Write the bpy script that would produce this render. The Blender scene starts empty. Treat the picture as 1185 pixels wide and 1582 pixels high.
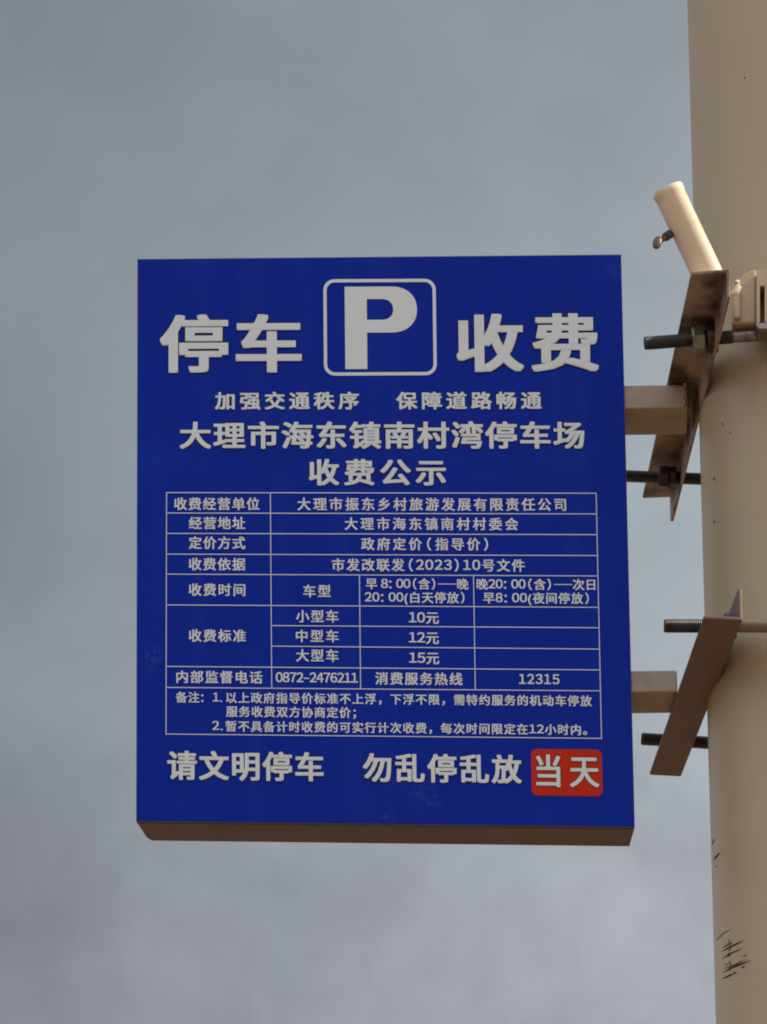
import bpy, bmesh, math, random
from mathutils import Vector, Matrix
random.seed(7)
R = math.radians
SC = bpy.context.scene
COL = SC.collection

# ------------------------------------------------------------------ camera
FPX, W0, H0 = 18000.0, 1185.0, 1582.0          # focal length in photo pixels, photo size
PITCH, ROLL = R(31.5), -0.0112
CAMLOC = Vector((0.0, 0.0, 1.62))
cd = bpy.data.cameras.new('camera')
cd.sensor_fit = 'AUTO'; cd.sensor_width = 36.0
cd.lens = FPX * 36.0 / H0
cd.clip_start = 0.1; cd.clip_end = 5000.0
cam = bpy.data.objects.new('camera', cd); COL.objects.link(cam)
MROT = Matrix.Rotation(math.pi / 2 + PITCH, 4, 'X') @ Matrix.Rotation(ROLL, 4, 'Z')
cam.matrix_world = Matrix.Translation(CAMLOC) @ MROT
SC.camera = cam
M3 = MROT.to_3x3()

# ------------------------------------------------------------------ light and sky
SUN_EL, SUN_AZ = R(36), R(-6)                   # azimuth measured from +X, negative = towards the viewer's side
sun_dir = Vector((math.cos(SUN_EL) * math.cos(SUN_AZ), math.cos(SUN_EL) * math.sin(SUN_AZ), math.sin(SUN_EL)))
sd = bpy.data.lights.new('sun', 'SUN'); sd.energy = 5.0; sd.angle = R(0.5); sd.color = (1.0, 0.86, 0.69)
sun = bpy.data.objects.new('sun', sd); COL.objects.link(sun)
sun.rotation_euler = sun_dir.to_track_quat('Z', 'Y').to_euler()
sun.location = (8, -2, 20)

world = bpy.data.worlds.new('World'); SC.world = world; world.use_nodes = True
nt = world.node_tree; nt.nodes.clear()
def N(t, **kw):
    n = nt.nodes.new(t)
    for k, v in kw.items(): setattr(n, k, v)
    return n
L = nt.links.new
out = N('ShaderNodeOutputWorld')
sky = N('ShaderNodeTexSky', sky_type='NISHITA'); sky.sun_disc = False
sky.sun_elevation = SUN_EL; sky.sun_rotation = math.pi / 2 - SUN_AZ
bg_sky = N('ShaderNodeBackground'); bg_sky.inputs[1].default_value = 0.08
L(sky.outputs[0], bg_sky.inputs[0])
tc = N('ShaderNodeTexCoord'); sep = N('ShaderNodeSeparateXYZ'); L(tc.outputs['Generated'], sep.inputs[0])
# cloud deck: big slow billows plus small ones
nz1 = N('ShaderNodeTexNoise'); nz1.inputs['Scale'].default_value = 26; nz1.inputs['Detail'].default_value = 3; nz1.inputs['Roughness'].default_value = .5
nz2 = N('ShaderNodeTexNoise'); nz2.inputs['Scale'].default_value = 62; nz2.inputs['Detail'].default_value = 5; nz2.inputs['Roughness'].default_value = .55
nz2.inputs['Distortion'].default_value = .25
L(tc.outputs['Generated'], nz1.inputs[0]); L(tc.outputs['Generated'], nz2.inputs[0])
# storm bank: darker higher up in front, brighter towards its lower rim
rim = N('ShaderNodeValToRGB'); cr = rim.color_ramp
cr.elements[0].position = .40; cr.elements[0].color = (.32, .335, .375, 1)
cr.elements[1].position = .60; cr.elements[1].color = (.21, .232, .255, 1)
for p, c in ((.478, (.315, .328, .365)), (.493, (.300, .318, .352)), (.510, (.298, .328, .358)), (.527, (.288, .326, .352)), (.546, (.258, .288, .316)), (.562, (.222, .248, .272))):
    e = cr.elements.new(p); e.color = (*c, 1)
def math_(op, a, b):
    n = N('ShaderNodeMath', operation=op)
    for i, v in enumerate((a, b)):
        if hasattr(v, 'node'): L(v, n.inputs[i])
        elif v is not None: n.inputs[i].default_value = v
    return n.outputs[0]
wob = math_('MULTIPLY', math_('SUBTRACT', nz1.outputs['Fac'], .5), .05)
L(math_('ADD', sep.outputs[2], wob), rim.inputs[0])
puff = N('ShaderNodeMapRange'); puff.inputs[1].default_value = .3; puff.inputs[2].default_value = .72
puff.inputs[3].default_value = -1; puff.inputs[4].default_value = 1
L(nz2.outputs['Fac'], puff.inputs[0])
amp = N('ShaderNodeMapRange'); amp.inputs[1].default_value = .485; amp.inputs[2].default_value = .53
amp.inputs[3].default_value = .20; amp.inputs[4].default_value = .055; L(sep.outputs[2], amp.inputs[0])
puffs = math_('ADD', math_('MULTIPLY', puff.outputs[0], amp.outputs[0]), 1.0)
# the deck thins out behind the viewer and towards the sun
back = N('ShaderNodeMapRange'); back.inputs[1].default_value = .35; back.inputs[2].default_value = -.75
back.inputs[3].default_value = 1.0; back.inputs[4].default_value = 2.8
L(sep.outputs[1], back.inputs[0])
mul = N('ShaderNodeVectorMath', operation='SCALE'); L(rim.outputs[0], mul.inputs[0])
side = N('ShaderNodeMapRange'); side.inputs[1].default_value = -.04; side.inputs[2].default_value = .04
side.inputs[3].default_value = -1; side.inputs[4].default_value = 1; L(sep.outputs[0], side.inputs[0])
sidek = N('ShaderNodeMapRange'); sidek.inputs[1].default_value = .525; sidek.inputs[2].default_value = .565
sidek.inputs[3].default_value = .37; sidek.inputs[4].default_value = .12; L(sep.outputs[2], sidek.inputs[0])
fade = N('ShaderNodeMapRange'); fade.inputs[1].default_value = .05; fade.inputs[2].default_value = .30
fade.inputs[3].default_value = 1; fade.inputs[4].default_value = 0; L(math_('ABSOLUTE', sep.outputs[0], None), fade.inputs[0])
west = N('ShaderNodeMapRange'); west.inputs[1].default_value = -.12; west.inputs[2].default_value = -.8
west.inputs[3].default_value = 0; west.inputs[4].default_value = .40; L(sep.outputs[0], west.inputs[0])   # unseen left sky brightened to lift the pole's left side
sides = math_('ADD', math_('ADD', math_('MULTIPLY', math_('MULTIPLY', side.outputs[0], fade.outputs[0]), sidek.outputs[0]), west.outputs[0]), 1.17)
high = N('ShaderNodeMapRange'); high.inputs[1].default_value = .30; high.inputs[2].default_value = .75
high.inputs[3].default_value = .55; high.inputs[4].default_value = 1.75; L(sep.outputs[2], high.inputs[0])
infront = N('ShaderNodeMapRange'); infront.inputs[1].default_value = .2; infront.inputs[2].default_value = -.3
infront.inputs[3].default_value = 0; infront.inputs[4].default_value = 1; L(sep.outputs[1], infront.inputs[0])
hb = N('ShaderNodeMix'); hb.data_type = 'FLOAT'; L(infront.outputs[0], hb.inputs[0]); hb.inputs[2].default_value = 1.0; L(high.outputs[0], hb.inputs[3])
L(math_('MULTIPLY', math_('MULTIPLY', puffs, sides), math_('MULTIPLY', back.outputs[0], hb.outputs[0])), mul.inputs['Scale'])
bg_cloud = N('ShaderNodeBackground'); L(mul.outputs[0], bg_cloud.inputs[0]); bg_cloud.inputs[1].default_value = 1.0
mix = N('ShaderNodeMixShader'); mix.inputs[0].default_value = .93
L(bg_sky.outputs[0], mix.inputs[1]); L(bg_cloud.outputs[0], mix.inputs[2]); L(mix.outputs[0], out.inputs[0])

SC.view_settings.view_transform = 'Standard'; SC.view_settings.look = 'None'
SC.view_settings.exposure = 0.0; SC.view_settings.gamma = 1.0
SC.render.engine = 'CYCLES'; SC.cycles.filter_width = 1.9

# ------------------------------------------------------------------ helpers
def ray(px, py):
    return M3 @ Vector(((px - W0 / 2) / FPX, (H0 / 2 - py) / FPX, -1.0))
def at(px, py, Y):
    d = ray(px, py); return CAMLOC + d * ((Y - CAMLOC.y) / d.y)
def at_z(px, py, Z):
    d = ray(px, py); return CAMLOC + d * ((Z - CAMLOC.z) / d.z)

def material(name, base, rough=.6, metal=0.0, spots=None, scale=20, lo=.5, hi=.7, bump=0.0, bscale=60, tint=.06, spec=.5, detail=4):
    """paint or metal; spots = colour of stains laid by a noise pattern between lo and hi"""
    m = bpy.data.materials.new(name); m.use_nodes = True
    t = m.node_tree; b = t.nodes['Principled BSDF']
    b.inputs['Roughness'].default_value = rough; b.inputs['Metallic'].default_value = metal
    b.inputs['Specular IOR Level'].default_value = spec
    co = t.nodes.new('ShaderNodeNewGeometry')
    n0 = t.nodes.new('ShaderNodeTexNoise'); n0.inputs['Scale'].default_value = scale * .6; n0.inputs['Detail'].default_value = 3
    t.links.new(co.outputs['Position'], n0.inputs[0])
    r0 = t.nodes.new('ShaderNodeMapRange'); r0.inputs[3].default_value = 1 - tint; r0.inputs[4].default_value = 1 + tint
    t.links.new(n0.outputs['Fac'], r0.inputs[0])
    v = t.nodes.new('ShaderNodeVectorMath'); v.operation = 'SCALE'; v.inputs[0].default_value = base
    t.links.new(r0.outputs[0], v.inputs['Scale'])
    col = v.outputs[0]
    if spots:
        n1 = t.nodes.new('ShaderNodeTexNoise'); n1.inputs['Scale'].default_value = scale; n1.inputs['Detail'].default_value = detail
        n1.inputs['Roughness'].default_value = .6
        t.links.new(co.outputs['Position'], n1.inputs[0])
        r1 = t.nodes.new('ShaderNodeMapRange'); r1.inputs[1].default_value = lo; r1.inputs[2].default_value = hi
        t.links.new(n1.outputs['Fac'], r1.inputs[0])
        mx = t.nodes.new('ShaderNodeMix'); mx.data_type = 'RGBA'
        t.links.new(r1.outputs[0], mx.inputs['Factor']); t.links.new(col, mx.inputs['A']); mx.inputs['B'].default_value = (*spots, 1)
        col = mx.outputs['Result']
    t.links.new(col, b.inputs['Base Color'])
    if bump:
        n2 = t.nodes.new('ShaderNodeTexNoise'); n2.inputs['Scale'].default_value = bscale; n2.inputs['Detail'].default_value = 4
        t.links.new(co.outputs['Position'], n2.inputs[0])
        bp = t.nodes.new('ShaderNodeBump'); bp.inputs['Strength'].default_value = bump; bp.inputs['Distance'].default_value = .002
        t.links.new(n2.outputs['Fac'], bp.inputs['Height']); t.links.new(bp.outputs[0], b.inputs['Normal'])
    return m

M = {
 'blue':   material('blue reflective film', (.0010, .0185, .30), .33, spots=(.003, .028, .34), scale=9, lo=.55, hi=.8, tint=.14, spec=.07),
 'white':  material('white vinyl lettering', (.70, .715, .69), .5, spec=.25, tint=.04, scale=14),
 'line':   material('white printed rule', (.60, .61, .68), .5, tint=.08, scale=40),
 'red':    material('red vinyl', (.54, .030, .010), .5, tint=.08, scale=14, spec=.04),
 'smudge': material('pale dirt film', (.03, .07, .33), .7, tint=.3, scale=120),
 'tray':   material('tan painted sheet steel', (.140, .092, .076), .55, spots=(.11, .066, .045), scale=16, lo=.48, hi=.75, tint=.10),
 'pole':   material('cream pole paint', (.425, .325, .198), .42, spots=(.40, .29, .19), scale=5, lo=.45, hi=.75, bump=.05, bscale=9, tint=.07),
 'rust':   material('rust streak', (.10, .055, .03), .8, tint=.2, scale=60),
 'scratch':material('bare scratch', (.030, .017, .011), .8, tint=.3, scale=80),
 'angle':  material('worn tan angle iron', (.36, .25, .185), .5, spots=(.062, .032, .022), scale=15, lo=.44, hi=.62, bump=.25, tint=.15),
 'angle2': material('darker brown angle iron', (.165, .100, .072), .5, spots=(.10, .055, .036), scale=13, lo=.5, hi=.72, bump=.25, tint=.12),  # same paint as the upper angle iron, in a darker tone
 'shank':  material('dull tan shank', (.20, .165, .105), .5, .2, tint=.1, scale=60),
 'arm':    material('cream square tube', (.345, .255, .18), .5, spots=(.24, .165, .11), scale=22, lo=.5, hi=.8, bump=.05, tint=.1),
 'zinc':   material('dull dark zinc', (.085, .085, .085), .48, .75, spots=(.06, .035, .022), scale=40, lo=.5, hi=.7, bump=.15, bscale=200, tint=.15),
 'nut':    material('galvanised nut', (.26, .25, .235), .42, .8, spots=(.12, .07, .04), scale=70, lo=.5, hi=.7, tint=.15),
 'pipe':   material('cream painted pipe', (.84, .70, .52), .38, spots=(.55, .36, .19), scale=26, lo=.56, hi=.8, tint=.05),
 'screw':  material('brown steel screw', (.13, .09, .065), .45, .6, tint=.15, scale=80),
 'halo':  material('dark navy letter halo', (.014, .015, .035), .5, spec=.1),  # imitates a dark halo along the edges of the large letters
 'dark':   material('dark brown lip and letter halo', (.05, .035, .025), .8),  # tray lip, and the imitated halo behind the red label's letters
 'ground': material('packed yellow earth', (.22, .150, .100), .95, spots=(.17, .13, .09), scale=.6, lo=.4, hi=.7, bump=.3, bscale=8, tint=.1),
}

def weather(m, points):
    """rain-streaked dust over the whole sheet, plus a few rubbed pale smudges"""
    t = m.node_tree; b = t.nodes['Principled BSDF']; src = b.inputs['Base Color'].links[0].from_socket
    geo = t.nodes.new('ShaderNodeNewGeometry')
    mp = t.nodes.new('ShaderNodeMapping'); mp.inputs['Scale'].default_value = (42, 42, 3.0); t.links.new(geo.outputs['Position'], mp.inputs[0])
    nz = t.nodes.new('ShaderNodeTexNoise'); nz.inputs['Scale'].default_value = 1; nz.inputs['Detail'].default_value = 5; t.links.new(mp.outputs[0], nz.inputs[0])
    mr = t.nodes.new('ShaderNodeMapRange'); mr.inputs[1].default_value = .48; mr.inputs[2].default_value = .80; mr.inputs[4].default_value = .10
    t.links.new(nz.outputs['Fac'], mr.inputs[0])
    fine = t.nodes.new('ShaderNodeTexNoise'); fine.inputs['Scale'].default_value = 130; fine.inputs['Detail'].default_value = 5
    t.links.new(geo.outputs['Position'], fine.inputs[0])
    fr_ = t.nodes.new('ShaderNodeMapRange'); fr_.inputs[1].default_value = .45; fr_.inputs[2].default_value = .7; t.links.new(fine.outputs['Fac'], fr_.inputs[0])
    total = mr.outputs[0]
    for p, rad, k in points:
        ds = t.nodes.new('ShaderNodeVectorMath'); ds.operation = 'DISTANCE'; ds.inputs[1].default_value = p; t.links.new(geo.outputs['Position'], ds.inputs[0])
        fo = t.nodes.new('ShaderNodeMapRange'); fo.inputs[1].default_value = rad; fo.inputs[2].default_value = rad * .2; fo.inputs[4].default_value = k
        t.links.new(ds.outputs['Value'], fo.inputs[0])
        mu = t.nodes.new('ShaderNodeMath'); mu.operation = 'MULTIPLY'; t.links.new(fo.outputs[0], mu.inputs[0]); t.links.new(fr_.outputs[0], mu.inputs[1])
        ad = t.nodes.new('ShaderNodeMath'); ad.operation = 'ADD'; t.links.new(total, ad.inputs[0]); t.links.new(mu.outputs[0], ad.inputs[1]); total = ad.outputs[0]
    mx = t.nodes.new('ShaderNodeMix'); mx.data_type = 'RGBA'; mx.inputs['B'].default_value = (.045, .085, .36, 1)
    t.links.new(total, mx.inputs['Factor']); t.links.new(src, mx.inputs['A']); t.links.new(mx.outputs['Result'], b.inputs['Base Color'])
def link(name, me, mat, parent=None, smooth=False):
    o = bpy.data.objects.new(name, me); COL.objects.link(o)
    if mat and not me.materials: me.materials.append(mat)
    if smooth:
        for p in me.polygons: p.use_smooth = True
        me.set_sharp_from_angle(angle=R(38))
    if parent:
        o.parent = parent; o.matrix_parent_inverse = parent.matrix_world.inverted()
    return o
def build(name, bm, mat, parent=None, smooth=False, bevel=0.0):
    bmesh.ops.recalc_face_normals(bm, faces=bm.faces)
    if bevel:
        ed = [e for e in bm.edges if len(e.link_faces) == 2 and e.calc_face_angle(0) > .6]
        bmesh.ops.bevel(bm, geom=ed, offset=bevel, segments=2, profile=.5, affect='EDGES', clamp_overlap=True)
    me = bpy.data.meshes.new(name); bm.to_mesh(me); bm.free()
    return link(name, me, mat, parent, smooth)
def empty(name, loc, label, cat, group=None):
    o = bpy.data.objects.new(name, None); COL.objects.link(o); o.location = loc; o.empty_display_size = .05
    o['label'] = label; o['category'] = cat
    if group: o['group'] = group
    o.matrix_world = Matrix.Translation(loc)
    return o
def hexa(bm, a, b):
    """solid between quad a (4 points) and quad b"""
    va = [bm.verts.new(p) for p in a]; vb = [bm.verts.new(p) for p in b]; n = len(va)
    bm.faces.new(va[::-1]); bm.faces.new(vb)
    for i in range(n): bm.faces.new((va[i], va[(i + 1) % n], vb[(i + 1) % n], vb[i]))
def box(bm, lo, hi):
    (x0, y0, z0), (x1, y1, z1) = lo, hi
    hexa(bm, [(x0, y0, z0), (x1, y0, z0), (x1, y1, z0), (x0, y1, z0)], [(x0, y0, z1), (x1, y0, z1), (x1, y1, z1), (x0, y1, z1)])
def frame_of(axis):
    axis = axis.normalized(); u = axis.cross(Vector((0, 0, 1)))
    if u.length < 1e-3: u = Vector((1, 0, 0))
    u.normalize(); return axis, u, axis.cross(u)
def lathe(bm, p, axis, prof, seg=28, cap=True, phase=0.0):
    """prof = [(distance along axis, radius)]"""
    a, u, w = frame_of(axis); rings = []
    for t, r in prof:
        rings.append([bm.verts.new(p + a * t + (u * math.cos(phase + 2 * math.pi * i / seg) + w * math.sin(phase + 2 * math.pi * i / seg)) * r) for i in range(seg)])
    for A, B in zip(rings, rings[1:]):
        for i in range(seg): bm.faces.new((A[i], A[(i + 1) % seg], B[(i + 1) % seg], B[i]))
    if cap:
        bm.faces.new(rings[0][::-1]); bm.faces.new(rings[-1])
def rod(bm, p, q, r, pitch=.0023):
    d = q - p; ln = d.length; n = int(ln / pitch); prof = [(0, r * .80), (.0015, r * .92)]
    for i in range(1, n):
        prof.append((i * pitch, r * .90)); prof.append(((i + .5) * pitch, r))
    prof += [(ln - .0015, r * .92), (ln, r * .80)]
    lathe(bm, p, d, prof, 20)
def nut(bm, c, axis, r, h, phase):
    lathe(bm, c - axis.normalized() * h / 2, axis, [(0, r * .86), (h * .12, r), (h * .88, r), (h, r * .86)], 6, phase=phase)

# ------------------------------------------------------------------ ground
Y0 = 12.2                       # plane of the sign face
YP = Y0 + .026                  # pole axis
bm = bmesh.new()
n = 60; S = 900.0
grid = [[bm.verts.new((S * (i / n - .5) * abs(2 * i / n - 1) * 2, S * (j / n - .5) * abs(2 * j / n - 1) * 2 + 5, 0)) for j in range(n + 1)] for i in range(n + 1)]
for i in range(n):
    for j in range(n): bm.faces.new((grid[i][j], grid[i + 1][j], grid[i + 1][j + 1], grid[i][j + 1]))
g = build('ground', bm, M['ground']); g['kind'] = 'structure'

# ------------------------------------------------------------------ pole
RP = .147
xl = at(1085.0, 850, YP).x + .0005
XP = xl + RP
pole = empty('steel_pole', (XP, YP, 0), 'thick cream painted steel pole with dark scratches that carries the blue parking sign', 'pole')
bm = bmesh.new(); lathe(bm, Vector((XP, YP, .03)), Vector((0, 0, 1)), [(i * .5, RP) for i in range(29)], 96)
build('shaft', bm, M['pole'], pole, True)
bm = bmesh.new()
lathe(bm, Vector((XP, YP, 0)), Vector((0, 0, 1)), [(0, .29), (.026, .29), (.029, .287)], 48)
build('base_plate', bm, M['pole'], pole, True)
for k in range(8):
    a = k * math.pi / 4 + .3
    bm = bmesh.new(); nut(bm, Vector((XP + .235 * math.cos(a), YP + .235 * math.sin(a), .041)), Vector((0, 0, 1)), .019, .022, .2)
    build('anchor_nut', bm, M['nut'], pole)
bm = bmesh.new(); lathe(bm, Vector((XP, YP, 14.03)), Vector((0, 0, 1)), [(0, RP + .004), (.02, RP + .004), (.045, RP * .8), (.06, RP * .3), (.063, .002)], 48)
build('top_cap', bm, M['pole'], pole, True)
def on_pole(px, py, lift):
    """where the line of sight meets the cylinder, lifted off it"""
    d = ray(px, py); r = RP + lift
    ox, oy = CAMLOC.x - XP, CAMLOC.y - YP
    a = d.x ** 2 + d.y ** 2; b = 2 * (ox * d.x + oy * d.y); c = ox * ox + oy * oy - r * r
    disc = b * b - 4 * a * c
    t = (-b - math.sqrt(max(disc, 0))) / (2 * a)
    return CAMLOC + d * t
def stroke(bm, pts, w, lift=.0004):
    """brush-like mark on the pole; pts in photo pixels, tapered at both ends"""
    P = []
    for (x0, y0), (x1, y1) in zip(pts, pts[1:]):
        k = max(3, int(math.hypot(x1 - x0, y1 - y0) / 2.5))
        P += [(x0 + (x1 - x0) * i / k, y0 + (y1 - y0) * i / k) for i in range(k)]
    P.append(pts[-1]); prev = None
    for i, (x, y) in enumerate(P):
        f = i / (len(P) - 1); hw = w * .5 * (min(1, .12 + 3.2 * f, .12 + 2.6 * (1 - f)) * random.uniform(.75, 1.15))
        j = min(i, len(P) - 2); dx, dy = P[j + 1][0] - P[j][0], P[j + 1][1] - P[j][1]; l = math.hypot(dx, dy) or 1
        a = bm.verts.new(on_pole(x - dy / l * hw, y + dx / l * hw, lift)); b = bm.verts.new(on_pole(x + dy / l * hw, y - dx / l * hw, lift))
        if prev: bm.faces.new((prev[0], a, b, prev[1]))
        prev = (a, b)
def C4(x, y): return (1060 + x / 4.496, 1230 + y / 4.496)
clusters = [
 [([(178, 340), (195, 290)], 1.3)],
 [([(190, 445), (212, 415), (235, 390)], 3.2), ([(205, 490), (216, 484)], 1.6)],
 [([(205, 1005), (260, 950), (320, 918)], 1.2)],
 [([(248, 1078), (330, 1035), (395, 1005)], 3.0), ([(250, 1055), (290, 1030), (325, 1012)], 1.5), ([(245, 1132), (300, 1095), (390, 1055)], 1.9),
  ([(282, 1110), (306, 1098)], 3.4), ([(292, 985), (304, 1040), (290, 1110)], 1.2)],
 [([(250, 1228), (330, 1185), (450, 1140)], 2.9), ([(258, 1200), (350, 1165), (420, 1128)], 1.5), ([(250, 1268), (320, 1235), (345, 1222)], 2.4),
  ([(300, 1130), (308, 1180), (296, 1215)], 1.5), ([(385, 1115), (425, 1100)], 1.4), ([(380, 1192), (406, 1180)], 1.8), ([(260, 1170), (310, 1158)], 1.2), ([(330, 1212), (350, 1240)], 1.3)],
]
for k, cl in enumerate(clusters):
    bm = bmesh.new()
    for i, (pts, w) in enumerate(cl): stroke(bm, [C4(*p) for p in pts], w, .0004 + .00012 * i)
    build('scratch', bm, M['scratch'], pole)
for x, y, w in ((1103, 740, 3.4), (1103, 806, 3.0), (1116, 655, 2.2), (1128, 668, 2), (1150, 120, 2.0)):
    bm = bmesh.new(); stroke(bm, [(x - 1.2, y - 1.5), (x + .5, y), (x + 1.2, y + 2)], w); build('stain', bm, M['rust'], pole)

# ------------------------------------------------------------------ the sign
def slope(y): return .0015 + (y - 761) * 2.39e-5
def lean(x): return -.002 + .026 * (x - 212) / 758.0
TL, TR, BR, BL = (213, 401), (959, 394), (980, 1277), (211, 1268)
cbl = at(*BL, Y0); cbr = at(*BR, Y0)
sign = empty('parking_sign', ((cbl.x + cbr.x) / 2, Y0, cbl.z), 'blue parking fee notice board with white Chinese lettering hung beside the cream pole', 'sign')
def spx(pts, y): return [at(px, py, y) for px, py in pts]
quad = [TL, TR, BR, BL]
bm = bmesh.new(); hexa(bm, spx(quad, Y0), [p + Vector((0, .0015, 0)) for p in spx(quad, Y0)])
build('face_panel', bm, M['blue'], sign)
weather(M['blue'], [(at(238, 1012, Y0), .017, .7), (at(231, 1030, Y0), .012, .6), (at(650, 1222, Y0), .022, .5), (at(618, 1205, Y0), .014, .4),
                    (at(668, 1240, Y0), .016, .4), (at(600, 1263, Y0), .012, .5), (at(945, 415, Y0), .03, .3), (at(957, 648, Y0), .010, .5), (at(395, 640, Y0), .05, .15), (at(880, 845, Y0), .02, .3)])
# folded tray behind the face
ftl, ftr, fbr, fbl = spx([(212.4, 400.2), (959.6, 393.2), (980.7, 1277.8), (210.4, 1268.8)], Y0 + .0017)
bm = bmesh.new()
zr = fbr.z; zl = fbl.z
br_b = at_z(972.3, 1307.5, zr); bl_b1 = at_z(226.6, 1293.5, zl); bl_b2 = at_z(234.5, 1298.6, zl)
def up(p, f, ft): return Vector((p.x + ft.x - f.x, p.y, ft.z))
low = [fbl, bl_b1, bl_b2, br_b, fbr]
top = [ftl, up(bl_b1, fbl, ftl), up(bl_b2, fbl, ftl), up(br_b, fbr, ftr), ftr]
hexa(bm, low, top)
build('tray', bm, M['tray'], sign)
# thin seam of the folded lip along the bottom
bm = bmesh.new()
lip = spx([(211.0, 1268.2), (980.2, 1277.2), (980.4, 1279.4), (211.2, 1270.4)], Y0 - .0006)
hexa(bm, lip, [p + Vector((0, .0022, 0)) for p in lip])
build('lip', bm, M['dark'], sign)

# glyph meshes, each character made once
VF = None
glyphs = {}
def glyph(ch):
    if ch in glyphs: return glyphs[ch]
    cu = bpy.data.curves.new('glyph', 'FONT'); cu.body = ch; cu.size = 1.0; cu.resolution_u = 4
    ob = bpy.data.objects.new('glyph', cu); COL.objects.link(ob)
    bpy.context.view_layer.update()
    me = bpy.data.meshes.new_from_object(ob.evaluated_get(bpy.context.evaluated_depsgraph_get()))
    vs = [(v.co.x, v.co.y) for v in me.vertices]; fs = [tuple(p.vertices) for p in me.polygons]
    bpy.data.objects.remove(ob); bpy.data.curves.remove(cu); bpy.data.meshes.remove(me)
    glyphs[ch] = (vs, fs); return glyphs[ch]
DIG = '0123456789'
def letters(name, text, x0, x1, yc, h, parent, mat=None, bold=(.024, .018), yo=.0007, aspect=.87, full8=False, outline=0, dark='halo'):
    """a line of lettering whose ink fills x0..x1 (photo pixels), centred on yc at the middle, ink height h"""
    em = h / (.93 if any(ord(c) > 0x3000 and c not in '（）：' for c in text) else .76)
    ex = em / aspect
    items = []; pen = 0.0
    for ch in text:
        if ch == ' ': pen += .28; continue
        if ch in DIG:
            vs, fs = glyph(chr(0xFF10 + DIG.index(ch)))
            mn, mx_ = min(v[0] for v in vs), max(v[0] for v in vs); c = (mn + mx_) / 2
            items.append(([(v[0] - c + .29, v[1]) for v in vs], fs, pen, .04)); pen += .58
        elif ch == '-':
            items.append(([(.06, .30), (.46, .30), (.46, .365), (.06, .365)], [(0, 1, 2, 3)], pen, 0)); pen += .52
        elif ch in '（）：':
            vs, fs = glyph(ch); mn, mx_ = min(v[0] for v in vs), max(v[0] for v in vs)
            lead, adv = {'（': (.22, .62), '）': (.12, .62), '：': (.10, .66)}[ch]
            items.append(([(v[0] - mn + lead, v[1]) for v in vs], fs, pen, 0)); pen += adv
        elif ch in '.()':
            vs, fs = glyph(ch); mn, mx_ = min(v[0] for v in vs), max(v[0] for v in vs)
            items.append(([(v[0] - mn + .05, v[1]) for v in vs], fs, pen, 0)); pen += mx_ - mn + .1
        elif ch == '_':                     # long dash drawn as one rule
            items.append(([(.02, .36), (1.5, .36), (1.5, .40), (.02, .40)], [(0, 1, 2, 3)], pen, 0)); pen += 1.52
        else:
            vs, fs = glyph(ch); items.append((vs, fs, pen, 0)); pen += 1.0
    nch = len(items)
    i0 = min(v[0] for v in items[0][0]) - bold[0]; i1 = max(v[0] for v in items[-1][0]) + bold[0]
    # tracking so that the ink is x1-x0 wide
    nat = (items[-1][2] + i1 - i0) * ex
    track = (x1 - x0 - nat) / (nch - 1) / ex if nch > 1 else 0
    if nch == 1: ex *= (x1 - x0) / nat
    if track < -.10: ex *= (x1 - x0) / (nat - .10 * (nch - 1) * ex); track = (x1 - x0 - (items[-1][2] + i1 - i0) * ex) / (nch - 1) / ex
    ys = [v[1] for it in items for v in it[0]]
    ym = (.845 - .08) / 2 if em < h / .8 else (min(ys) + max(ys)) / 2
    xm = (x0 + x1) / 2
    bx, by = bold
    offs = [(-bx, -by), (bx, -by), (bx, by), (-bx, by)]
    if full8: offs += [(0, by), (0, -by), (bx, 0), (-bx, 0)]
    offs = [(dx, dy, 0) for dx, dy in offs]
    if outline:                              # dark copies behind the letters, added to imitate a halo at their edges
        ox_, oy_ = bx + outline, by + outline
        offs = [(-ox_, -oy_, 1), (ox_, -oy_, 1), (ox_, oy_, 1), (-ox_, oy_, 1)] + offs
    verts = []; faces = []; mats = []
    for ci, (vs, fs, p, dz) in enumerate(items):
        for oi, (dx, dy, mi) in enumerate(offs):
            k = len(verts); yy = Y0 - yo - .00007 * oi
            for vx, vy in vs:
                X = x0 + (p + track * ci + vx - i0 + dx) * ex
                dyp = -(vy - ym + dz + dy) * em
                verts.append(at(X + dyp * lean(X), yc + slope(yc) * (X - xm) + dyp, yy))
            faces += [tuple(i + k for i in f) for f in fs]; mats += [mi] * len(fs)
    me = bpy.data.meshes.new(name); me.from_pydata(verts, [], faces); me.update()
    me.materials.append(mat or M['white'])
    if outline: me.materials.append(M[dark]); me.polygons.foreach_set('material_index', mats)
    return link(name, me, None, parent)

BIG = (.033, .020); MID = (.030, .022); SML = (.025, .017)
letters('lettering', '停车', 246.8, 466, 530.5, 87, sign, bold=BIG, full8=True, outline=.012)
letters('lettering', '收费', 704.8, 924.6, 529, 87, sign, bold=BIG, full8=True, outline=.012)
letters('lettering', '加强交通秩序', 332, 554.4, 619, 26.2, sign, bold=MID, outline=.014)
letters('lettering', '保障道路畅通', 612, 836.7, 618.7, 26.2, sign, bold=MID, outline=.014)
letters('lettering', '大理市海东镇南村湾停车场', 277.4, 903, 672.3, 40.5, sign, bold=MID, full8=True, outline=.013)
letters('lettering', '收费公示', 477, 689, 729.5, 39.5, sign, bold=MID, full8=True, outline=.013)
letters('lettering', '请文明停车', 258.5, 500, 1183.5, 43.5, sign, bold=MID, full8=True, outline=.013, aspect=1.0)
letters('lettering', '勿乱停乱放', 560.5, 805.8, 1187, 43, sign, bold=MID, full8=True, outline=.013, aspect=1.0)

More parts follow.
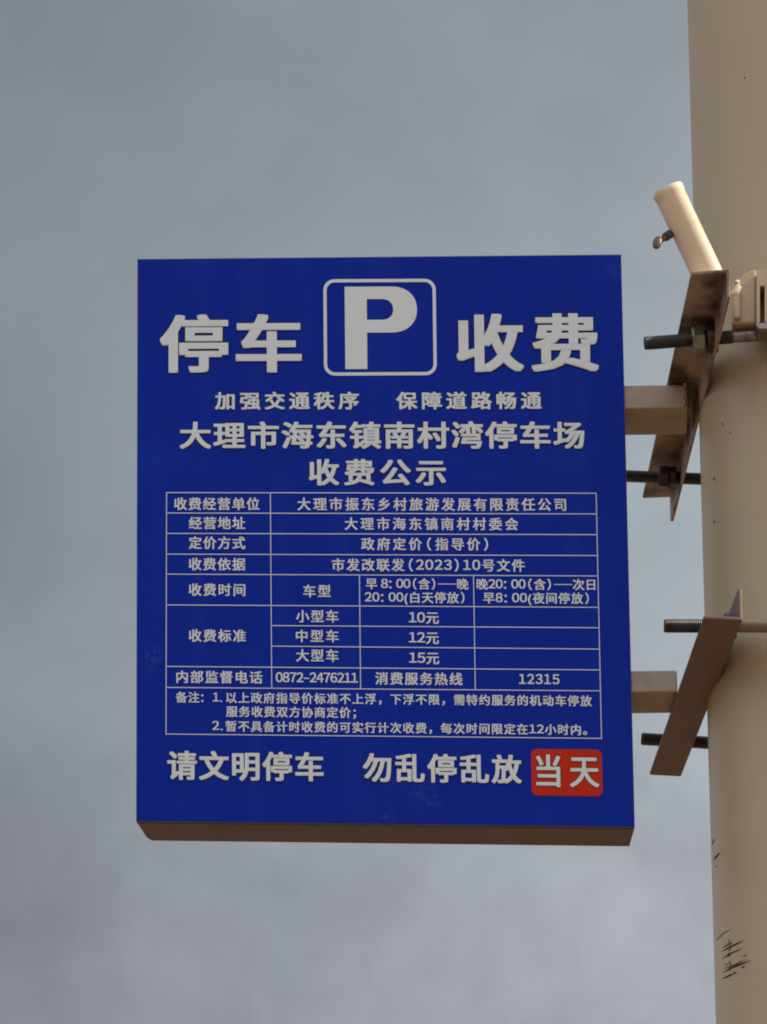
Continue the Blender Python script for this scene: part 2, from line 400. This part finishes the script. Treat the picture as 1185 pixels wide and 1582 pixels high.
def rule(bm, a, b, w, yo=.0007):
    """straight printed line between two pixel points"""
    dx, dy = b[0] - a[0], b[1] - a[1]; l = math.hypot(dx, dy); ux, uy = -dy / l * w / 2, dx / l * w / 2
    vs = [bm.verts.new(at(x, y, Y0 - yo)) for x, y in ((a[0] + ux, a[1] + uy), (b[0] + ux, b[1] + uy), (b[0] - ux, b[1] - uy), (a[0] - ux, a[1] - uy))]
    bm.faces.new(vs)
def round_rect(x0, y0, x1, y1, r, n=8):
    pts = []
    for cx, cy, a0 in ((x1 - r, y0 + r, -90), (x1 - r, y1 - r, 0), (x0 + r, y1 - r, 90), (x0 + r, y0 + r, 180)):
        for i in range(n + 1):
            a = R(a0 + 90 * i / n); pts.append((cx + r * math.cos(a), cy + r * math.sin(a)))
    ym = (y0 + y1) / 2; xm = (x0 + x1) / 2
    return [(x + (y - ym) * lean(x), y + slope(ym) * (x - xm)) for x, y in pts]
def ring(bm, outer, inner, yo):
    a = [bm.verts.new(at(*p, Y0 - yo)) for p in outer]; b = [bm.verts.new(at(*p, Y0 - yo)) for p in inner]; n = len(a)
    for i in range(n): bm.faces.new((a[i], a[(i + 1) % n], b[(i + 1) % n], b[i]))

# the P emblem
bm = bmesh.new(); ring(bm, round_rect(500, 431, 674, 580, 17), round_rect(505, 436, 669, 575, 12.5), .0007)
emb = build('parking_emblem', bm, M['white'], sign)
bm = bmesh.new()
PX0, PX1, PT, PB, ST = 533.0, 644.5, 442.7, 570.0, 34.0
ho, hi_ = 513.7 - PT, 494 - 462
out_o = []; out_i = []
NB = 26
for i in range(NB + 1):
    a = R(-90 + 180 * i / NB); sx = math.copysign(abs(math.cos(a)) ** .86, math.cos(a)); sy = math.copysign(abs(math.sin(a)) ** .92, math.sin(a))
    out_o.append((604 + (PX1 - 604) * sx, PT + ho / 2 + ho / 2 * sy)); out_i.append((590 + 17.7 * sx, 478 + hi_ / 2 * sy))
lm = lambda x, y: at(x + (y - 506) * lean(x), y + slope(506) * (x - 587), Y0 - .0007)
O = [bm.verts.new(lm(PX0 + ST, PT))] + [bm.verts.new(lm(*p)) for p in out_o] + [bm.verts.new(lm(PX0 + ST, PT + ho))]
I = [bm.verts.new(lm(PX0 + ST, 462))] + [bm.verts.new(lm(*p)) for p in out_i] + [bm.verts.new(lm(PX0 + ST, 494))]
for i in range(len(O) - 1): bm.faces.new((O[i], O[i + 1], I[i + 1], I[i]))
s0, s1 = bm.verts.new(lm(PX0, PT)), bm.verts.new(lm(PX0, PB)); s2 = bm.verts.new(lm(PX0 + ST, PB))
bm.faces.new((s0, s1, s2, O[-1], I[-1], I[0], O[0]))
build('letter_p', bm, M['white'], emb)

# price table
bm = bmesh.new()
def seg(*p): 
    for a, b in zip(p, p[1:]): rule(bm, a, b, 1.7)
k = [0]
def LN(a, b, w=1.4):
    k[0] += 1; rule(bm, a, b, w, .0006 + .00002 * k[0])
xL = lambda y: 257.3 - .8 * (y - 761) / 373
def xR(y): return 921 + (y - 762) * 8.3 / 379
def x2(y): return 417.7 + (y - 761) * 2.1 / 300
def x3(y): return 555.3 + (y - 890) * 1.8 / 172
def x4(y): return 731.5 + (y - 890) * 2.9 / 175
for yl, yr in ((761, 762), (792.5, 794), (824, 826), (856, 858.3), (887, 889.8), (934.5, 938.3), (1029.5, 1035), (1062, 1067.3), (1134, 1140.8)):
    LN((xL(yl) - .8, yl), (xR(yr) + .8, yr))
for yl, yr in ((966.5, 969.8), (998.2, 1002.8)): LN((x2(yl), yl), (xR(yr), yr))
LN((xL(761), 761), (xL(1134), 1134)); LN((xR(762), 762), (xR(1141), 1141))
LN((x2(761), 761), (x2(1063), 1063.3)); LN((x3(888), 888), (x3(1064), 1064.5)); LN((x4(889), 889), (x4(1066), 1066))
tab = build('price_table', bm, M['line'], sign)
T = [
 ('收费经营单位', 269, 401, 778.3, 19), ('大理市振东乡村旅游发展有限责任公司', 459.3, 874.6, 779, 19.5),
 ('经营地址', 291.6, 379, 808, 19), ('大理市海东镇南村村委会', 532.5, 800.5, 809.3, 19),
 ('定价方式', 291.6, 379, 838.6, 19), ('政府定价（指导价）', 558, 754, 840.5, 19),
 ('收费依据', 291.6, 379, 871.5, 19), ('市发改联发（2023）10号文件', 512.5, 810.8, 873, 19),
 ('收费时间', 291.6, 379, 911, 19), ('车型', 468.4, 511, 913, 19),
 ('早 8：00（含）_晚', 565, 723.7, 902, 17), ('20：00(白天停放）', 563.5, 717.6, 923, 17),
 ('晚20：00（含）_次日', 736.4, 919.6, 902.8, 17), ('早8：00(夜间停放）', 746.4, 909.6, 924, 17),
 ('收费标准', 291.6, 380, 982, 19),
 ('小型车', 457.2, 523, 952, 19), ('10元', 631.6, 678, 954.3, 19), ('中型车', 457.2, 523, 982.5, 19), ('12元', 631.6, 678, 985.3, 19),
 ('大型车', 457.2, 523, 1012.6, 19), ('15元', 632, 678.5, 1016.6, 19),
 ('内部监督电话', 272.5, 405.5, 1046, 19), ('0872-2476211', 426, 553, 1047.5, 15), ('消费服务热线', 579.6, 714.5, 1048.5, 19), ('12315', 801.7, 864.3, 1050, 15.2),
 ('备注：', 271.3, 314.4, 1077.3, 16.5), ('1.', 329, 343, 1077.8, 13.5), ('以上政府指导价标准不上浮，下浮不限，需特约服务的机动车停放', 349.4, 914.4, 1080.3, 16.5),
 ('服务收费双方协商定价；', 349.4, 550, 1100, 16.5),
 ('2.', 328, 344, 1121.5, 13.5), ('暂不具备计时收费的可实行计次收费，每次时间限定在12小时内。', 348.5, 907, 1124.6, 16.5),
]
for t, a, b, y, h in T:
    letters('lettering', t, a, b, y, h, tab, bold=SML, aspect=1.08 if t[0] in '01' and '元' not in t else .98)
# red label
bm = bmesh.new(); bm.faces.new([bm.verts.new(at(*p, Y0 - .0006)) for p in round_rect(821, 1157.6, 930.6, 1229.6, 9)])
red = build('red_label', bm, M['red'], sign)
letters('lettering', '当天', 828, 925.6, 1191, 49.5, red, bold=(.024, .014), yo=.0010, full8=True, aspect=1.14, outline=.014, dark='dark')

# ------------------------------------------------------------------ clamp brackets
Rr = .0083
# upper bracket: flat leg on top, upright leg hanging down on the pole side
YF = YP - .156; YB = YP + .157
zr_u = at(1092, 526, YF).z; zh = zr_u + .0215
c = [at_z(1067.7, 424, zh), at_z(1128.2, 420.6, zh), at_z(1040.0, 768.5, zh), at_z(992.7, 770.3, zh)]   # FL FR BR BL
ub = empty('clamp_bracket', (c[0] + c[2]) / 2, 'upper rusty angle iron bracket with threaded rods, above the middle of the sign edge', 'bracket', 'angle iron brackets clamping the sign to the pole')
V = Vector
def angle_iron(name, c, th, drop, mat, parent, z0):
    FL, FR, BR_, BL_ = c; up_ = V((0, 0, th))
    bm = bmesh.new()
    tin = (FR - FL).normalized() * .0045; tin2 = (BR_ - BL_).normalized() * .0045
    if drop > 0:                           # upright leg hangs below the flat leg
        prof_f = [FL, FR - tin, FR - tin - V((0, 0, drop)), FR - V((0, 0, drop)), FR + up_, FL + up_]
        prof_b = [BL_, BR_ - tin2, BR_ - tin2 - V((0, 0, drop)), BR_ - V((0, 0, drop)), BR_ + up_, BL_ + up_]
    else:
        d = V((0, 0, -drop))
        prof_f = [FL, FR, FR + d, FR + d - tin, FR - tin + up_, FL + up_]
        prof_b = [BL_, BR_, BR_ + d, BR_ + d - tin2, BR_ - tin2 + up_, BL_ + up_]
    hexa(bm, prof_f, prof_b)
    return build(name, bm, mat, parent, False, .0016)
angle_iron('angle_iron', c, .005, .036, M['angle'], ub, zh)
p, q = at(995, 530.5, YF), at(1112, 522, YF)
q2 = p + (q - p) * ((XP + .03 - p.x) / (q - p).x)
bm = bmesh.new(); rod(bm, p, p + (q - p) * 1.18, Rr * 1.04); fr = build('threaded_rod', bm, M['zinc'], ub, True)
d = (q - p).normalized(); e = p + (q - p) * 1.18
bm = bmesh.new(); lathe(bm, e, d, [(0, .0075), (.35, .0075)], 20); build('smooth_shank', bm, M['nut'], fr, True)
bm = bmesh.new()
nut(bm, p + d * ((1080 - 995) / 1263.), d, .0172, .0165, .25); build('nut', bm, M['nut'], ub, False, .0008)
bm = bmesh.new()
nut(bm, p + d * ((1101 - 995) / 1263.), d, .0185, .0135, .05); build('nut', bm, M['zinc'], ub, False, .0008)
p, q = at(940, 734.5, YB), at(1090, 740.3, YB)
d = (q - p).normalized()
bm = bmesh.new(); rod(bm, p, p + (q - p) * 2.9, Rr * .95); build('threaded_rod', bm, M['zinc'], ub, True)
for x, h, r, ph, mt in ((1027, .0145, .0155, .3, 'zinc'), (1042, .009, .0145, .0, 'zinc')):
    bm = bmesh.new(); nut(bm, p + d * ((x - 940) / 1263.), d, r, h, ph); build('nut', bm, M[mt], ub, False, .0008)
# far jaw on the other side of the pole
def far_jaw(parent, z, yaw):
    bm = bmesh.new(); x = XP + RP + .002
    box(bm, (x, YP - .25, z - .02), (x + .005, YP + .25, z + .02)); box(bm, (x + .005, YP - .25, z + .015), (x + .05, YP + .25, z + .02))
    build('far_angle_iron', bm, M['angle'], parent)
    for yy in (YF, YB):
        bm = bmesh.new(); nut(bm, V((x + .014, yy, z)), V((1, 0, 0)), .0165, .016, .2); build('nut', bm, M['nut'], parent)
far_jaw(ub, zr_u, 0)
# arm from bracket to sign
def arm(parent, xs, y_top, x_end, y_mid, y_bot, yw, weld=True):
    """square tube; its front face spans y_top..y_mid, its underside y_mid..y_bot at pixel column xs"""
    a = at(xs, y_top, yw); b = at(xs, y_mid, yw); r = at(x_end, (y_top + y_mid) / 2, yw)
    back = at_z(xs, y_bot, b.z).y
    bm = bmesh.new(); box(bm, (a.x - .03, yw, b.z), (r.x, back, a.z))
    o = build('arm', bm, M['arm'], parent, False, .002)
    bm = bmesh.new()                       # lumpy weld bead where the arm meets the angle iron
    for i in range(12 if weld else 0):
        t = i / 11; pp = V((r.x - .004 + random.uniform(-.002, .002), yw - .001 + .012 * random.random() * 0, b.z + (a.z - b.z) * t))
        bmesh.ops.create_icosphere(bm, subdivisions=1, radius=random.uniform(.0018, .0028), matrix=Matrix.Translation(pp))
    if weld: build('weld', bm, M['arm'], o, True)
    else: bm.free()
arm(ub, 968, 595, 1062, 631.5, 673, Y0 + .003)

# lower bracket: flat leg below, upright leg standing up on the pole side
zr_l = at(1060, 967, YF).z; zh2 = zr_l - .0215
c2 = [at_z(1087.3, 955.8, zh2), at_z(1147.4, 958.6, zh2), at_z(1052.2, 1200.3, zh2), at_z(1003.6, 1197.8, zh2)]
lb = empty('clamp_bracket', (c2[0] + c2[2]) / 2, 'lower brown angle iron bracket slanting across two rods, near the bottom of the sign edge', 'bracket', 'angle iron brackets clamping the sign to the pole')
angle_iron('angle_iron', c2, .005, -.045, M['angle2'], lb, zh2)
p, q = at(1025.5, 967, YF), at(1100, 967.3, YF); d = (q - p).normalized()
bm = bmesh.new(); rod(bm, p, p + (q - p) * 1.55, Rr * 1.04); fr2 = build('threaded_rod', bm, M['zinc'], lb, True)
e = p + (q - p) * 1.55
bm = bmesh.new(); lathe(bm, e, d, [(0, .0077), (.36, .0077)], 20); build('smooth_shank', bm, M['shank'], fr2, True)
bm = bmesh.new(); nut(bm, p + d * ((1126 - 1025) / 1263.), d, .0165, .0165, .3); build('nut', bm, M['zinc'], lb, False, .0008)
zb = at(1040, 1143.5, YB)
p, q = at(990.5, 1141.5, YB), at(1093, 1147.5, YB); d = (q - p).normalized()
bm = bmesh.new(); rod(bm, p, p + (q - p) * 4.0, Rr * .98); build('threaded_rod', bm, M['zinc'], lb, True)
bm = bmesh.new(); nut(bm, p + d * ((1048 - 990) / 1263.), d, .0160, .0155, .3); build('nut', bm, M['zinc'], lb, False, .0008)
far_jaw(lb, zr_l, 0)
arm(lb, 974, 1036, 1046, 1069.5, 1103, Y0 + .003, False)

# ------------------------------------------------------------------ flag holder on the upper bracket
imgup = V((0, -math.sin(PITCH), math.cos(PITCH))); imgr = V((1, 0, 0)); look = V((0, math.cos(PITCH), math.sin(PITCH)))
yt = c[1].y + .045
base = at(1087.5, 412, yt); tip = at(1030.5, 291.5, yt - .036)
ax = (tip - base) ; ln = ax.length; ax.normalize()
fh = empty('flag_holder', base, 'cream tube flag holder with a thumb screw, tilted on top of the upper bracket', 'flag holder')
bm = bmesh.new()
ro, ri = .0190, .0160
base2 = base - ax * .016
prof = [(0, .002), (0, ro * .96), (.003, ro), (ln + .006, ro), (ln + .008, ro + .0009), (ln + .015, ro + .0010), (ln + .0165, ro), (ln + .0165, ri), (.02, ri), (.02, .001)]
lathe(bm, base2, ax, prof, 40, False)
build('tube', bm, M['pipe'], fh, True)
# base saddle
bm = bmesh.new()
sb = V((base2.x + .004, base2.y, zh + .0051))
box(bm, (sb.x - .026, sb.y - .03, sb.z), (sb.x + .020, sb.y + .04, sb.z + .005))
hexa(bm, [sb + V((-.014, -.02, .005)), sb + V((.012, -.02, .005)), sb + V((.012, .03, .005)), sb + V((-.014, .03, .005))],
         [base2 + V((-.008, -.01, .006)), base2 + V((.008, -.01, .006)), base2 + V((.008, .012, .006)), base2 + V((-.008, .012, .006))])
build('saddle', bm, M['pipe'], fh, False, .001)
# thumb screw
s0 = at(1033, 363, yt - .02); s1 = at(1020, 372, yt - .03); sdv = (s1 - s0)
bm = bmesh.new(); lathe(bm, s0, sdv, [(-.004, .0055), (.0075, .0055), (.008, .0034), (sdv.length, .0034)], 16)
ts = build('thumb_screw', bm, M['screw'], fh, True)
hc = at(1015.5, 375, yt - .034); hu = at(1018.5, 366, yt - .034) - at(1012.5, 384, yt - .034); hu.normalize()
bm = bmesh.new(); bmesh.ops.create_uvsphere(bm, u_segments=20, v_segments=12, radius=1)
hr = look.cross(hu).normalized()
Mx = Matrix((hr, hu, look)).transposed().to_4x4(); Mx.translation = hc
bmesh.ops.transform(bm, matrix=Mx @ Matrix.Diagonal((.0056, .0098, .0035, 1)), verts=bm.verts)
build('screw_head', bm, M['screw'], ts, True)
# bolt with a bright bent end beside the bracket
b0 = at(1126, 447, c[1].y + .02); b1 = at(1136.5, 445, c[1].y + .02)
bm = bmesh.new(); pts = [at(x, y, c[1].y + .01) for x, y in ((1129, 455), (1134, 452), (1138.5, 448.5), (1140.2, 443), (1139.5, 437), (1137.5, 434.5))]
prev = None
for i, pp in enumerate(pts):
    t = pts[min(i + 1, len(pts) - 1)] - pts[max(i - 1, 0)]; a, u, w = frame_of(t); r_ = .0042 if 0 < i < len(pts) - 1 else .0030
    rg = [bm.verts.new(pp + (u * math.cos(2 * math.pi * k_ / 12) + w * math.sin(2 * math.pi * k_ / 12)) * r_) for k_ in range(12)]
    if prev:
        for k_ in range(12): bm.faces.new((prev[k_], prev[(k_ + 1) % 12], rg[(k_ + 1) % 12], rg[k_]))
    else: bm.faces.new(rg[::-1])
    prev = rg
bm.faces.new(prev)
build('hook', bm, M['pipe'], fh, True)

# ------------------------------------------------------------------ cast lug on the front of the pole, above the upper rod
ylg = YP - RP - .024
def L3(x, y, dy=0): return at(x, y, ylg + dy)
lug = empty('pole_lug', L3(1165, 470), 'cream painted lug with a dark slot on the pole front, right of the upper bracket', 'bracket')
def plate(name, pts, dy, th, mat, parent, bev=.0012):
    bm = bmesh.new(); a = [L3(x, y, dy) for x, y in pts]; hexa(bm, a, [p_ + V((0, th, 0)) for p_ in a])
    return build(name, bm, mat, parent, False, bev)
bp = plate('back_plate', [(1131, 500), (1131, 440), (1146, 424), (1158, 417), (1169, 415), (1169, 499)], 0, .03, M['pole'], lug, .003)
plate('side_flange', [(1134, 491), (1134, 448), (1144, 446), (1144, 491)], -.007, .008, M['pole'], lug, .002)
cm = bmesh.new()
for pts in ([(1169, 417), (1240, 414), (1240, 437), (1169, 442)], [(1169, 442), (1174, 441.6), (1174, 498), (1169, 499)], [(1181.5, 441), (1240, 437), (1240, 496), (1181.5, 498)]):
    a = [L3(x, y, -.012) for x, y in pts]; hexa(cm, a, [p_ + V((0, .035, 0)) for p_ in a])
build('channel', cm, M['pole'], lug)
plate('slot', [(1174.2, 441.6), (1181.3, 441.0), (1181.3, 498), (1174.2, 498)], .018, .012, M['pole'], lug, 0)
plate('foot', [(1166, 499), (1240, 496), (1240, 508), (1172, 508)], -.016, .03, M['nut'], lug, .001)
